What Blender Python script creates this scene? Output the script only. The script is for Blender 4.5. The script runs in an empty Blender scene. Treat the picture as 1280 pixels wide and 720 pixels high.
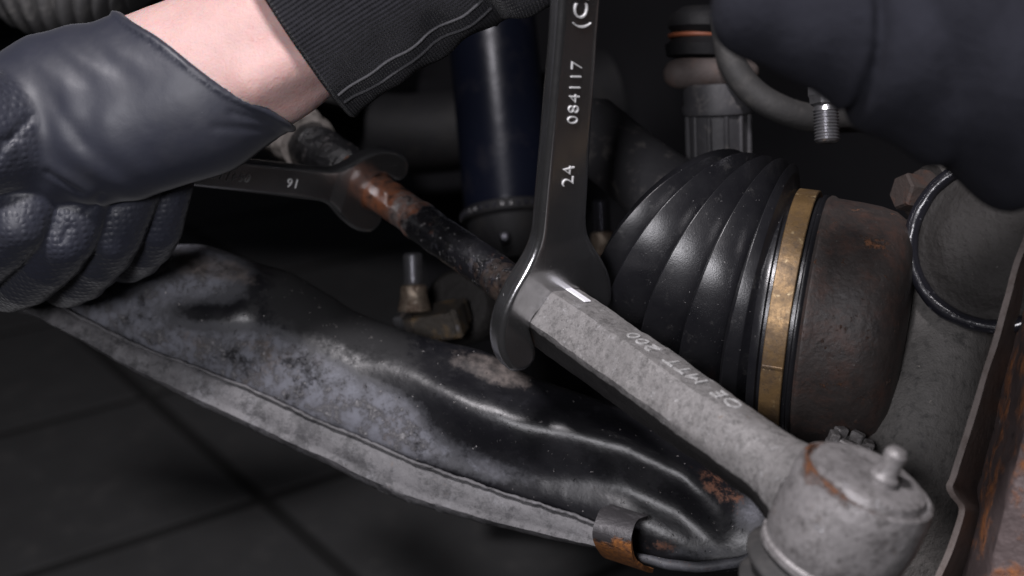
import bpy, math, random
import numpy as np
from mathutils import Vector, Matrix, noise

random.seed(7); RNG = np.random.default_rng(7)
sc = bpy.context.scene
col = sc.collection

# ------------------------------------------------------------------ camera
FPX = 1600.0                       # focal length in photo pixels (1280 wide)
PITCH = math.radians(20.0)
CAM_Z = 0.631
cam_d = bpy.data.cameras.new('camera')
cam_d.sensor_width = 36.0
cam_d.lens = FPX / 1280.0 * 36.0
cam_d.clip_start = 0.02
cam_d.clip_end = 60
cam_d.dof.use_dof = True
cam_d.dof.focus_distance = 0.475
cam_d.dof.aperture_fstop = 7.5
cam = bpy.data.objects.new('camera', cam_d)
cam.location = (0, 0, CAM_Z)
cam.rotation_euler = (math.pi / 2 - PITCH, 0, 0)
col.objects.link(cam)
sc.camera = cam
CR = np.array(Matrix.Rotation(math.pi / 2 - PITCH, 3, 'X'))
CL = np.array([0, 0, CAM_Z])

def C(px, py, d):
    """photo pixel + depth -> camera frame (x right, y up, z towards the viewer)"""
    return np.array([(px - 640) / FPX * d, -(py - 360) / FPX * d, -d])
def W(p):
    """camera frame -> world"""
    return np.asarray(p, float) @ CR.T + CL
def WD(v):
    return np.asarray(v, float) @ CR.T
def P(px, py, d):
    return W(C(px, py, d))
def pix(p):
    q = (np.asarray(p) - CL) @ CR
    return 640 + FPX * q[..., 0] / -q[..., 2], 360 - FPX * q[..., 1] / -q[..., 2]
def nrm(v):
    v = np.asarray(v, float); return v / np.linalg.norm(v)

# ------------------------------------------------------------------ world, lamps, exposure
world = bpy.data.worlds.new('World'); sc.world = world; world.use_nodes = True
bg = world.node_tree.nodes['Background']
bg.inputs[0].default_value = (0.80, 0.84, 1.0, 1); bg.inputs[1].default_value = 0.009

def area(name, cpos, ctgt, size, power, colr, sy=None):
    l = bpy.data.lights.new(name, 'AREA'); l.energy = power; l.color = colr
    l.shape = 'RECTANGLE'; l.size = size; l.size_y = sy or size
    o = bpy.data.objects.new(name, l); col.objects.link(o)
    a, b = Vector(W(cpos)), Vector(W(ctgt))
    o.location = a; o.rotation_euler = (b - a).to_track_quat('-Z', 'Y').to_euler()
    return o
area('work_lamp', (-0.17, 0.60, 0.20), (0.0, 0.0, -0.50), 0.11, 9.4, (1.0, 0.955, 0.99), 0.09)
area('front_lamp', (-0.12, 0.03, 0.16), (-0.03, 0.0, -0.52), 0.10, 2.3, (0.97, 0.95, 1.0), 0.10)

sc.view_settings.view_transform = 'Standard'
sc.view_settings.look = 'None'
sc.view_settings.exposure = 0.0
sc.view_settings.gamma = 1.0
sc.view_settings.use_curve_mapping = False

# ------------------------------------------------------------------ materials
MATS = {}
def mk(name, base, rough=0.5, metal=0.0, layers=(), bumps=(), var=None, sss=0, coat=0, spec=0.5, sheen=0, weave=None, vor=None):
    """base colour + patchy layers. layer = dict(c, s, lo, hi, r, m, attr, gain, det, st)"""
    m = bpy.data.materials.new(name); m.use_nodes = True
    nt = m.node_tree; N = nt.nodes; L = nt.links
    b = N['Principled BSDF']
    tc = N.new('ShaderNodeTexCoord')
    def val(x):
        return x
    def noise_node(s, det=6, rgh=0.6, st=None):
        n = N.new('ShaderNodeTexNoise'); n.inputs['Scale'].default_value = s
        n.inputs['Detail'].default_value = det; n.inputs['Roughness'].default_value = rgh
        if st:
            mp = N.new('ShaderNodeMapping'); mp.inputs['Scale'].default_value = st
            L.new(tc.outputs['Object'], mp.inputs[0]); L.new(mp.outputs[0], n.inputs['Vector'])
        else:
            L.new(tc.outputs['Object'], n.inputs['Vector'])
        return n.outputs['Fac']
    def mrange(src, lo, hi, a=0., c=1.):
        r = N.new('ShaderNodeMapRange'); r.inputs[1].default_value = lo; r.inputs[2].default_value = hi
        r.inputs[3].default_value = a; r.inputs[4].default_value = c; r.clamp = True
        L.new(src, r.inputs[0]); return r.outputs[0]
    def mixc(f, a, c):
        x = N.new('ShaderNodeMix'); x.data_type = 'RGBA'
        L.new(f, x.inputs[0])
        if isinstance(a, tuple): x.inputs[6].default_value = (*a, 1)
        else: L.new(a, x.inputs[6])
        if isinstance(c, tuple): x.inputs[7].default_value = (*c, 1)
        else: L.new(c, x.inputs[7])
        return x.outputs[2]
    def mixf(f, a, c):
        x = N.new('ShaderNodeMix'); x.data_type = 'FLOAT'; L.new(f, x.inputs[0])
        if isinstance(a, (int, float)): x.inputs[2].default_value = a
        else: L.new(a, x.inputs[2])
        if isinstance(c, (int, float)): x.inputs[3].default_value = c
        else: L.new(c, x.inputs[3])
        return x.outputs[0]
    def math_(op, a, c):
        x = N.new('ShaderNodeMath'); x.operation = op
        for i, q in enumerate((a, c)):
            if isinstance(q, (int, float)): x.inputs[i].default_value = q
            else: L.new(q, x.inputs[i])
        return x.outputs[0]
    cur = tuple(base)
    if var:
        s, amt = var
        f = mrange(noise_node(s, 8, 0.65), 0.3, 0.7)
        lo = tuple(max(0, v * (1 - amt)) for v in base); hi = tuple(v * (1 + amt) for v in base)
        cur = mixc(f, lo, hi)
    rg, mt = rough, metal
    hsum = None
    for ly in layers:
        src = noise_node(ly.get('s', 100), ly.get('det', 8), ly.get('rn', 0.65), ly.get('st'))
        if ly.get('attr'):
            at = N.new('ShaderNodeAttribute'); at.attribute_name = ly['attr']
            src = math_('ADD', src, math_('MULTIPLY', at.outputs['Fac'], ly.get('gain', 1.0)))
        f = mrange(src, ly['lo'], ly['hi'], 0., ly.get('a', 1.0))
        cc = ly['c']
        if 'c2' in ly:
            cc = mixc(mrange(noise_node(ly.get('s2', 400), 6), .35, .65), ly['c'], ly['c2'])
        cur = mixc(f, cur, cc)
        if 'r' in ly: rg = mixf(f, rg, ly['r'])
        if 'm' in ly: mt = mixf(f, mt, ly['m'])
        if 'h' in ly:
            h = math_('MULTIPLY', f, ly['h']); hsum = h if hsum is None else math_('ADD', hsum, h)
    for s, st, det in bumps:
        h = math_('MULTIPLY', noise_node(s, det, 0.6), st); hsum = h if hsum is None else math_('ADD', hsum, h)
    if weave:
        uvn = N.new('ShaderNodeUVMap'); uvn.uv_map = 'UVMap'
        for (k, dirn, st) in weave:
            w = N.new('ShaderNodeTexWave'); w.bands_direction = dirn; w.inputs['Scale'].default_value = k
            w.inputs['Distortion'].default_value = 0.6; w.inputs['Detail'].default_value = 1.0
            L.new(uvn.outputs[0], w.inputs['Vector'])
            h = math_('MULTIPLY', w.outputs['Fac'], st); hsum = h if hsum is None else math_('ADD', hsum, h)
    if vor:
        s, st, attr = vor
        v = N.new('ShaderNodeTexVoronoi'); v.inputs['Scale'].default_value = s; v.inputs['Randomness'].default_value = 0.35
        L.new(tc.outputs['Object'], v.inputs['Vector'])
        h = math_('MULTIPLY', mrange(v.outputs['Distance'], 0.1, 0.55, 1., 0.), st)
        if attr:
            at = N.new('ShaderNodeAttribute'); at.attribute_name = attr
            h = math_('MULTIPLY', h, at.outputs['Fac'])
        hsum = h if hsum is None else math_('ADD', hsum, h)
    if hsum is not None:
        bp = N.new('ShaderNodeBump'); bp.inputs['Strength'].default_value = 1.0; bp.inputs['Distance'].default_value = 0.001
        L.new(hsum, bp.inputs['Height']); L.new(bp.outputs[0], b.inputs['Normal'])
    def setin(nm, x):
        i = b.inputs[nm]
        if isinstance(x, tuple): i.default_value = (*x, 1)
        elif isinstance(x, (int, float)): i.default_value = x
        else: L.new(x, i)
    setin('Base Color', cur); setin('Roughness', rg); setin('Metallic', mt)
    b.inputs['Specular IOR Level'].default_value = spec
    if sss:
        b.inputs['Subsurface Weight'].default_value = 1.0; b.inputs['Subsurface Radius'].default_value = (1, .35, .2)
        b.inputs['Subsurface Scale'].default_value = sss
    if coat:
        b.inputs['Coat Weight'].default_value = coat; b.inputs['Coat Roughness'].default_value = 0.2
    if sheen:
        b.inputs['Sheen Weight'].default_value = sheen; b.inputs['Sheen Roughness'].default_value = 0.4
    MATS[name] = m
    return m

RUST = (0.28, 0.085, 0.028); RUST2 = (0.12, 0.045, 0.022); DUST = (0.23, 0.215, 0.21)
mk('tile', (0.054, 0.054, 0.055), 0.6, var=(14, .12), layers=[dict(c=(.085, .082, .080), s=30, lo=.55, hi=.8, r=.7)], bumps=[(600, .05, 3)])
mk('grout', (0.024, 0.024, 0.024), 0.95, spec=.1)
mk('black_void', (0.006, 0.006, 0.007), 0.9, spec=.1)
mk('dark_paint', (0.008, 0.008, 0.009), 0.65, spec=.2, layers=[dict(c=(.016, .015, .014), s=40, lo=.5, hi=.75)], bumps=[(300, .3, 5)])
mk('steel_wrench', (0.56, 0.56, 0.57), 0.20, 0.97, var=(60, .08),
   layers=[dict(c=(.26, .255, .25), s=900, lo=.60, hi=.72, r=.36, rn=.8), dict(c=(.50, .50, .50), s=120, lo=.50, hi=.70, r=.27),
           dict(c=(.5, .5, .5), s=260, lo=.69, hi=.72, r=.25, st=(1, 9, 3), h=-.05)],
   bumps=[(900, .03, 4), (60, .05, 2)])
mk('steel_letter', (0.72, 0.72, 0.72), 0.32, 0.15, bumps=[(1500, .06, 2)])
mk('rod_end', (0.205, 0.197, 0.194), 0.52, 0.15, var=(60, .25),
   layers=[dict(c=(.095, .092, .090), s=330, lo=.49, hi=.58, rn=.85, det=12, a=.8), dict(c=(.34, .335, .338), s=200, lo=.56, hi=.64, r=.45, rn=.85, det=12), dict(c=(.04, .038, .037), s=900, lo=.60, hi=.65, rn=.75),
           dict(c=(.060, .057, .056), s=60, lo=.535, hi=.62, r=.6, rn=.82, det=12, a=.8), dict(c=(.11, .085, .065), s=110, lo=.63, hi=.69, rn=.8), dict(c=(.55, .55, .56), s=700, lo=.69, hi=.71, r=.3, m=.6),
           dict(c=(.018, .017, .017), s=60, lo=.72, hi=.9, attr='dark', gain=.75, r=.5, rn=.8, det=12),  # shade of the hexagon's underside, painted as near-black colour
           dict(c=(.06, .035, .024), s=200, lo=.70, hi=.85, attr='rust', gain=.7, rn=.8)],
   bumps=[(500, .35, 8), (130, .45, 4)])
mk('cast_housing', (0.255, 0.243, 0.243), 0.46, 0.25, var=(50, .3),
   layers=[dict(c=(.10, .094, .092), s=170, lo=.48, hi=.60, rn=.85, det=12, a=.85), dict(c=(.06, .055, .052), s=55, lo=.53, hi=.63, rn=.82, det=12, a=.75), dict(c=(.05, .046, .042), s=700, lo=.62, hi=.66),
           dict(c=(.60, .60, .62), s=90, lo=.64, hi=.67, r=.3, m=.7, rn=.7), dict(c=(.13, .10, .08), s=120, lo=.62, hi=.70, rn=.8),
           dict(c=(.22, .085, .035), s=140, lo=.80, hi=.96, attr='rust', gain=.48, c2=(.09, .045, .028), s2=400, rn=.85, det=12, h=.3)],
   bumps=[(420, .4, 8), (80, .35, 3)])
mk('paint_white', (0.80, 0.80, 0.83), 0.5, bumps=[(700, .15, 3)], layers=[dict(c=(.35, .34, .34), s=900, lo=.60, hi=.68)])
mk('print_white', (0.50, 0.50, 0.50), 0.6, layers=[dict(c=(.24, .235, .23), s=600, lo=.40, hi=.58, rn=.8)])
mk('shaft_black', (0.009, 0.009, 0.011), 0.20, 0.0, coat=.6,
   layers=[dict(c=(.035, .035, .042), s=160, lo=.55, hi=.66, r=.32), dict(c=(.30, .29, .29), s=330, lo=.65, hi=.67, r=.5),
           dict(c=RUST, s=130, lo=.62, hi=.80, attr='rust', gain=.45, c2=(.12, .055, .035), s2=140, r=.75, h=.5),
           dict(c=(.19, .175, .17), s=150, lo=.66, hi=.90, attr='pale', gain=.34, r=.6, rn=.8),
           dict(c=(.015, .014, .014), s=170, lo=.55, hi=.61, r=.4, h=-.3, rn=.75), dict(c=(.040, .024, .016), s=150, lo=.78, hi=.98, attr='brown', gain=.38, r=.65)],
   bumps=[(350, .9, 6), (90, .9, 3), (1400, .25, 3)])
mk('shaft_pitted', (0.010, 0.010, 0.011), 0.24, coat=.3,
   layers=[dict(c=(.07, .065, .065), s=120, lo=.57, hi=.68, r=.4), dict(c=(.20, .10, .05), s=300, lo=.70, hi=.74, r=.7)],
   bumps=[(150, 3.2, 5), (60, 2.2, 3), (700, .6, 3)])
mk('gaiter', (0.22, 0.20, 0.185), 0.8, var=(120, .3), layers=[dict(c=(.06, .052, .045), s=160, lo=.52, hi=.68), dict(c=(.32, .30, .27), s=300, lo=.62, hi=.72)], bumps=[(240, .8, 5)])
mk('rubber_boot', (0.008, 0.008, 0.010), 0.27, layers=[dict(c=(.014, .014, .016), s=60, lo=.35, hi=.75, r=.36), dict(c=(.30, .29, .29), s=900, lo=.68, hi=.70, r=.8), dict(c=(.035, .034, .034), s=140, lo=.58, hi=.70, r=.55, rn=.8)],
   bumps=[(1800, .05, 3), (60, .10, 3)], spec=.6)
mk('band_brass', (0.20, 0.125, 0.055), 0.40, 0.5, var=(60, .4),
   layers=[dict(c=(.075, .050, .03), s=90, lo=.42, hi=.66, r=.6, m=.2, rn=.75), dict(c=(.42, .32, .18), s=240, lo=.60, hi=.70, r=.35), dict(c=(.06, .045, .035), s=800, lo=.60, hi=.68)],
   bumps=[(500, .15, 5)])
mk('joint_rusty', (0.040, 0.033, 0.031), 0.55, 0.1, var=(90, .35),
   layers=[dict(c=(.080, .042, .032), s=70, lo=.47, hi=.66, rn=.8, det=12), dict(c=(.17, .075, .038), s=110, lo=.60, hi=.66, r=.8, h=.3, rn=.75), dict(c=(.22, .14, .09), s=55, lo=.675, hi=.71, r=.8, h=.3),
           dict(c=(.26, .25, .24), s=1100, lo=.67, hi=.71, r=.8), dict(c=(.02, .019, .02), s=45, lo=.55, hi=.7, r=.4)],
   bumps=[(420, .4, 6), (90, .3, 3)])
mk('arm_steel', (0.007, 0.007, 0.009), 0.36, 0.0, spec=.5,
   layers=[dict(c=(.014, .014, .016), s=40, lo=.45, hi=.65, r=.36), dict(c=(.16, .15, .145), s=1400, lo=.68, hi=.71, r=.8),
           dict(c=(.050, .051, .058), s=45, lo=.76, hi=.92, attr='dirt', gain=.62, r=.62, rn=.82, det=12),
           dict(c=(.155, .160, .186), c2=(.085, .084, .093), s2=150, s=36, lo=.87, hi=1.0, attr='dirt', gain=.52, r=.70, rn=.82, det=14),
           dict(c=(.26, .255, .265), s=150, lo=.98, hi=1.06, attr='dirt', gain=.47, r=.6, rn=.85, det=14, h=.25),
           dict(c=(.15, .115, .09), s=50, lo=.98, hi=1.10, attr='dirt', gain=.42, r=.8, rn=.8, a=.7),
           dict(c=(.15, .127, .117), c2=(.05, .043, .04), s2=240, s=70, lo=.82, hi=1.06, attr='tan', gain=.50, r=.75, rn=.85, det=12),
           dict(c=(.014, .014, .017), s=55, lo=.545, hi=.60, r=.42, rn=.8, det=12, a=.85), dict(c=(.012, .012, .012), s=420, lo=.63, hi=.67, r=.6, rn=.8, h=-.5),
           dict(c=(.42, .40, .40), s=480, lo=.66, hi=.685, r=.6, h=.3),
           dict(c=(.010, .010, .011), s=90, lo=.72, hi=.95, attr='matte', gain=.55, r=.85, rn=.75), dict(c=(.20, .19, .185), s=420, lo=1.13, hi=1.16, attr='matte', gain=.50, r=.85, rn=.7),
           dict(c=(.12, .05, .028), s=160, lo=.82, hi=.94, attr='rust', gain=.5, r=.8, rn=.8)],
   bumps=[(260, .16, 8), (60, .12, 3)])
mk('arm_flange', (0.120, 0.117, 0.122), 0.62, 0.0, var=(60, .3),
   layers=[dict(c=(.050, .049, .052), s=70, lo=.49, hi=.57, rn=.85, det=14), dict(c=(.22, .22, .235), s=55, lo=.53, hi=.62, rn=.85, det=14, a=.6), dict(c=(.025, .025, .026), s=700, lo=.60, hi=.65, rn=.8), dict(c=(.30, .295, .30), s=420, lo=.60, hi=.66, rn=.85, det=12, h=.2),
           dict(c=(.03, .03, .03), s=50, lo=.64, hi=.67, rn=.8), dict(c=(.16, .12, .095), s=90, lo=.64, hi=.72, rn=.8)],
   bumps=[(420, .5, 8), (90, .4, 4)])
mk('clip_rust', (0.055, 0.052, 0.055), 0.5, 0.3, layers=[dict(c=(.13, .125, .13), s=200, lo=.55, hi=.7), dict(c=(.36, .14, .035), c2=(.14, .06, .03), s2=500, s=150, lo=.70, hi=.86, attr='rust', gain=.5, r=.85, h=.4)], bumps=[(420, .5, 5)])
mk('knuckle_cast', (0.105, 0.099, 0.094), 0.65, 0.1, var=(80, .2), layers=[dict(c=(.05, .048, .046), s=300, lo=.52, hi=.7), dict(c=(.30, .27, .24), s=160, lo=.69, hi=.73), dict(c=(.02, .019, .018), s=35, lo=.58, hi=.72)], bumps=[(380, .5, 6), (1300, .3, 3)])
mk('hub_dark', (0.020, 0.018, 0.017), 0.75, 0.1, layers=[dict(c=(.014, .012, .011), s=60, lo=.45, hi=.65), dict(c=(.16, .15, .145), s=400, lo=.66, hi=.72), dict(c=(.13, .06, .035), s=200, lo=.70, hi=.76)], bumps=[(350, 1.0, 6), (90, .8, 3)])
mk('ring_black', (0.012, 0.012, 0.016), 0.25, coat=.4, layers=[dict(c=(.10, .10, .11), s=330, lo=.63, hi=.68, r=.6)], bumps=[(300, .3, 4)])
mk('bolt_rust', (0.050, 0.038, 0.034), 0.75, 0.2, layers=[dict(c=(.085, .038, .024), s=160, lo=.55, hi=.72), dict(c=(.05, .045, .042), s=300, lo=.55, hi=.7)], bumps=[(500, .5, 5)])
mk('shield_brown', (0.105, 0.085, 0.078), 0.6, 0.2, var=(70, .25), layers=[dict(c=(.07, .05, .042), s=220, lo=.5, hi=.7), dict(c=(.30, .27, .26), s=500, lo=.67, hi=.72)], bumps=[(300, .3, 5)])
mk('disc_rust', (0.13, 0.10, 0.098), 0.55, 0.4, var=(50, .3), layers=[dict(c=(.42, .17, .06), c2=(.25, .10, .05), s2=300, s=60, lo=.50, hi=.62, r=.85, h=.5), dict(c=(.035, .03, .03), s=90, lo=.60, hi=.68, h=-.5), dict(c=(.45, .43, .44), s=130, lo=.66, hi=.72, r=.4)], bumps=[(200, .7, 6)])
mk('strut_blue', (0.004, 0.005, 0.010), 0.30, 0.1, spec=.16, layers=[dict(c=(.010, .010, .014), s=40, lo=.52, hi=.7, r=.42)], bumps=[(120, .15, 4)])
mk('zinc', (0.40, 0.40, 0.42), 0.32, 0.9, layers=[dict(c=(.16, .155, .15), s=300, lo=.55, hi=.7, r=.5)], bumps=[(600, .2, 4)])
mk('zinc_dark', (0.14, 0.14, 0.16), 0.30, 0.9, layers=[dict(c=(.05, .05, .05), s=300, lo=.55, hi=.7, r=.5)])
mk('nut_corroded', (0.30, 0.245, 0.19), 0.42, 0.6, var=(120, .4), layers=[dict(c=(.07, .04, .026), s=150, lo=.42, hi=.62, r=.8, rn=.75), dict(c=(.5, .46, .42), s=260, lo=.62, hi=.72, r=.4)], bumps=[(420, .5, 5)])
mk('bracket', (0.11, 0.098, 0.085), 0.45, 0.5, layers=[dict(c=(.16, .105, .05), s=110, lo=.48, hi=.64, r=.7, m=.1), dict(c=(.05, .05, .045), s=70, lo=.55, hi=.7), dict(c=(.30, .29, .31), s=140, lo=.6, hi=.7, r=.3)], bumps=[(300, .4, 5)])
mk('link_brown', (0.075, 0.060, 0.056), 0.75, 0.0, var=(60, .25), layers=[dict(c=(.09, .06, .05), s=140, lo=.5, hi=.68)], bumps=[(260, .5, 5)])
mk('plastic_grey', (0.045, 0.044, 0.048), 0.6, layers=[dict(c=(.13, .12, .115), s=120, lo=.55, hi=.7)], bumps=[(260, .3, 4)])
mk('rubber_grey', (0.032, 0.031, 0.031), 0.7, layers=[dict(c=(.055, .052, .05), s=90, lo=.5, hi=.68)], bumps=[(300, .3, 4)])
mk('bellows', (0.055, 0.054, 0.055), 0.65, layers=[dict(c=(.13, .125, .12), s=90, lo=.5, hi=.68), dict(c=(.3, .3, .3), s=260, lo=.70, hi=.73)], bumps=[(300, .2, 4)])
mk('shaft_dark', (0.007, 0.007, 0.007), 0.6, spec=.3, layers=[dict(c=(.018, .016, .015), s=60, lo=.5, hi=.7)], bumps=[(300, .4, 5)])
mk('orange_ring', (0.16, 0.045, 0.018), 0.6)
mk('glove', (0.0225, 0.0245, 0.0365), 0.47, spec=.5, sheen=.15, layers=[dict(c=(.029, .0305, .040), s=35, lo=.45, hi=.7, r=.55), dict(c=(.12, .12, .13), s=900, lo=.72, hi=.75)],
   bumps=[(60, .40, 2), (260, .06, 3)], vor=(420, .20, 'grip'))
mk('skin', (0.56, 0.375, 0.35), 0.48, sss=.003, var=(55, .07), layers=[dict(c=(.52, .27, .25), s=70, lo=.50, hi=.72, a=.5, rn=.75), dict(c=(.40, .25, .22), s=1200, lo=.62, hi=.70, a=.35)], bumps=[(1100, .25, 4), (300, .35, 3)], spec=.4)
mk('knit', (0.015, 0.015, 0.019), 0.9, spec=.2, sheen=.2, var=(500, .35), layers=[dict(c=(.25, .25, .26), s=2200, lo=.74, hi=.77)],
   weave=[(52, 'X', .42), (60, 'Y', .36)], bumps=[(2500, .3, 2), (60, .8, 3)])
mk('thread', (0.055, 0.055, 0.06), 0.85, bumps=[(2500, .5, 2)])
mk('jersey', (0.016, 0.0165, 0.022), 0.95, spec=.1, var=(60, .15), bumps=[(900, .5, 3), (70, 1.2, 3)])

# ------------------------------------------------------------------ mesh helpers
def finish(me, sharp=40):
    for p in me.polygons: p.use_smooth = True
    if sharp: me.set_sharp_from_angle(angle=math.radians(sharp))
def thing(name, label, cat, loc=(0, 0, 0), group=None):
    o = bpy.data.objects.new(name, None); col.objects.link(o); o.empty_display_size = .02
    o.location = Vector(loc); o['label'] = label; o['category'] = cat
    if group: o['group'] = group
    return o
def wloc(o):
    v = np.zeros(3)
    while o is not None:
        v = v + np.array(o.location); o = o.parent
    return v
def obj(name, vf, mat, parent=None, sharp=40, attrs=None, uv=None, kind=None):
    V, F = vf[0], vf[1]
    V = np.asarray(V, float)
    off = wloc(parent) if parent is not None else np.zeros(3)
    org = np.zeros(3)
    me = bpy.data.meshes.new(name)
    me.from_pydata((V - off - org).tolist(), [], [tuple(int(i) for i in f) for f in F]); me.update()
    finish(me, sharp)
    me.materials.append(MATS[mat])
    for k, a in (attrs or {}).items():
        at = me.attributes.new(k, 'FLOAT', 'POINT'); at.data.foreach_set('value', np.asarray(a, np.float32))
    if uv is not None:
        ul = me.uv_layers.new(name='UVMap')
        idx = np.empty(len(me.loops), np.int32); me.loops.foreach_get('vertex_index', idx)
        ul.data.foreach_set('uv', np.asarray(uv, np.float32)[idx].ravel())
    o = bpy.data.objects.new(name, me); col.objects.link(o)
    if parent is not None: o.parent = parent
    if kind: o['kind'] = kind
    return o
def merge(*vfs):
    V, F, n = [], [], 0
    for v, f in vfs:
        V.append(np.asarray(v, float)); F += [tuple(i + n for i in q) for q in f]; n += len(v)
    return np.vstack(V), F
def loft(rings, caps=True, closed=False):
    n = len(rings[0]); V = np.vstack(rings); F = []
    m = len(rings)
    for i in range(m if closed else m - 1):
        a, b = i * n, ((i + 1) % m) * n
        for j in range(n):
            k = (j + 1) % n
            F.append((a + j, a + k, b + k, b + j))
    if caps and not closed:
        F.append(tuple(range(n - 1, -1, -1))); F.append(tuple((m - 1) * n + j for j in range(n)))
    return V, F
def frame(ax, ref=None):
    ax = nrm(ax)
    ref = np.array([0, 0, 1.]) if ref is None else np.asarray(ref, float)
    u = ref - ax * (ref @ ax)
    if np.linalg.norm(u) < 1e-6:
        u = np.array([1., 0, 0]) - ax * ax[0]
    u = nrm(u); return ax, u, np.cross(ax, u)
def lathe(o, ax, prof, n=48, ref=None, caps=True, ph=0.0):
    """prof = [(distance along axis, radius)]"""
    a, u, v = frame(ax, ref); t = np.arange(n) * 2 * np.pi / n + ph
    cs = np.outer(np.cos(t), u) + np.outer(np.sin(t), v)
    return loft([np.asarray(o) + a * s + cs * r for s, r in prof], caps)
def catmull(pts, n):
    pts = np.asarray(pts, float); m = len(pts)
    Q = np.vstack([2 * pts[0] - pts[1], pts, 2 * pts[-1] - pts[-2]])
    out = []
    for x in np.linspace(0, m - 1, n):
        i = min(int(x), m - 2); t = x - i
        p0, p1, p2, p3 = Q[i], Q[i + 1], Q[i + 2], Q[i + 3]
        out.append(.5 * (2 * p1 + (p2 - p0) * t + (2 * p0 - 5 * p1 + 4 * p2 - p3) * t * t + (3 * p1 - p0 - 3 * p2 + p3) * t ** 3))
    return np.array(out)
def tube(pts, rad, n=20, m=None, caps=True):
    """smooth tube; pts control points, rad scalar or list per control point"""
    pts = np.asarray(pts, float)
    r = np.full(len(pts), rad) if np.isscalar(rad) else np.asarray(rad, float)
    m = m or len(pts) * 8
    q = catmull(np.column_stack([pts, r]), m); c, rr = q[:, :3], q[:, 3]
    T = np.gradient(c, axis=0); rings = []
    _, u, _v = frame(T[0], np.array([.3, .2, .9]))
    th = np.arange(n) * 2 * np.pi / n
    for i in range(m):
        t = nrm(T[i]); u = nrm(u - t * (u @ t)); v = np.cross(t, u)
        rings.append(c[i] + rr[i] * (np.outer(np.cos(th), u) + np.outer(np.sin(th), v)))
    return loft(rings, caps)
def torus(o, ax, R, r, n=96, k=16, ref=None, arc=(0, 1)):
    a, u, v = frame(ax, ref); rings = []
    full = arc == (0, 1)
    for i in range(n if full else n + 1):
        t = 2 * np.pi * (arc[0] + (arc[1] - arc[0]) * i / n)
        d = np.cos(t) * u + np.sin(t) * v
        s = np.arange(k) * 2 * np.pi / k
        rings.append(np.asarray(o) + d * R + r * (np.outer(np.cos(s), d) + np.outer(np.sin(s), a)))
    return loft(rings, caps=not full, closed=full)
def rough_up(V, amp, sc_):
    """uneven casting: push every vertex along a smooth noise vector"""
    out = np.array(V, float)
    for i, p in enumerate(out):
        q = Vector(p) * sc_
        out[i] = p + amp * np.array(noise.noise_vector(q))
    return out
def rbox(c, ax, ay, az, sx, sy, sz, bev=0.001):
    """box with chamfered edges: centre, three unit axes, full sizes"""
    h = np.array([sx, sy, sz]) / 2; V = []; idx = {}
    for ix in (-1, 1):
        for iy in (-1, 1):
            for iz in (-1, 1):
                s = np.array([ix, iy, iz])
                for k in range(3):
                    q = s * (h - bev); q[k] = s[k] * h[k]
                    idx[(ix, iy, iz, k)] = len(V); V.append(q)
    F = []
    def q4(l):
        F.append(tuple(l))
    for k in range(3):
        a, b = (k + 1) % 3, (k + 2) % 3
        for s in (-1, 1):
            l = []
            for (p, q) in ((-1, -1), (1, -1), (1, 1), (-1, 1)):
                t = [0, 0, 0]; t[k] = s; t[a] = p; t[b] = q; l.append(idx[(*t, k)])
            q4(l if s > 0 else l[::-1])
        for p in (-1, 1):
            for q in (-1, 1):
                t0 = [0, 0, 0]; t0[a] = p; t0[b] = q; t1 = list(t0); t0[k] = -1; t1[k] = 1
                l = [idx[(*t0, a)], idx[(*t1, a)], idx[(*t1, b)], idx[(*t0, b)]]
                q4(l if p * q > 0 else l[::-1])
    for ix in (-1, 1):
        for iy in (-1, 1):
            for iz in (-1, 1):
                l = [idx[(ix, iy, iz, k)] for k in range(3)]
                q4(l if ix * iy * iz > 0 else l[::-1])
    V = np.array(V); M = np.array([ax, ay, az])
    return np.asarray(c) + V @ M, F

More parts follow.
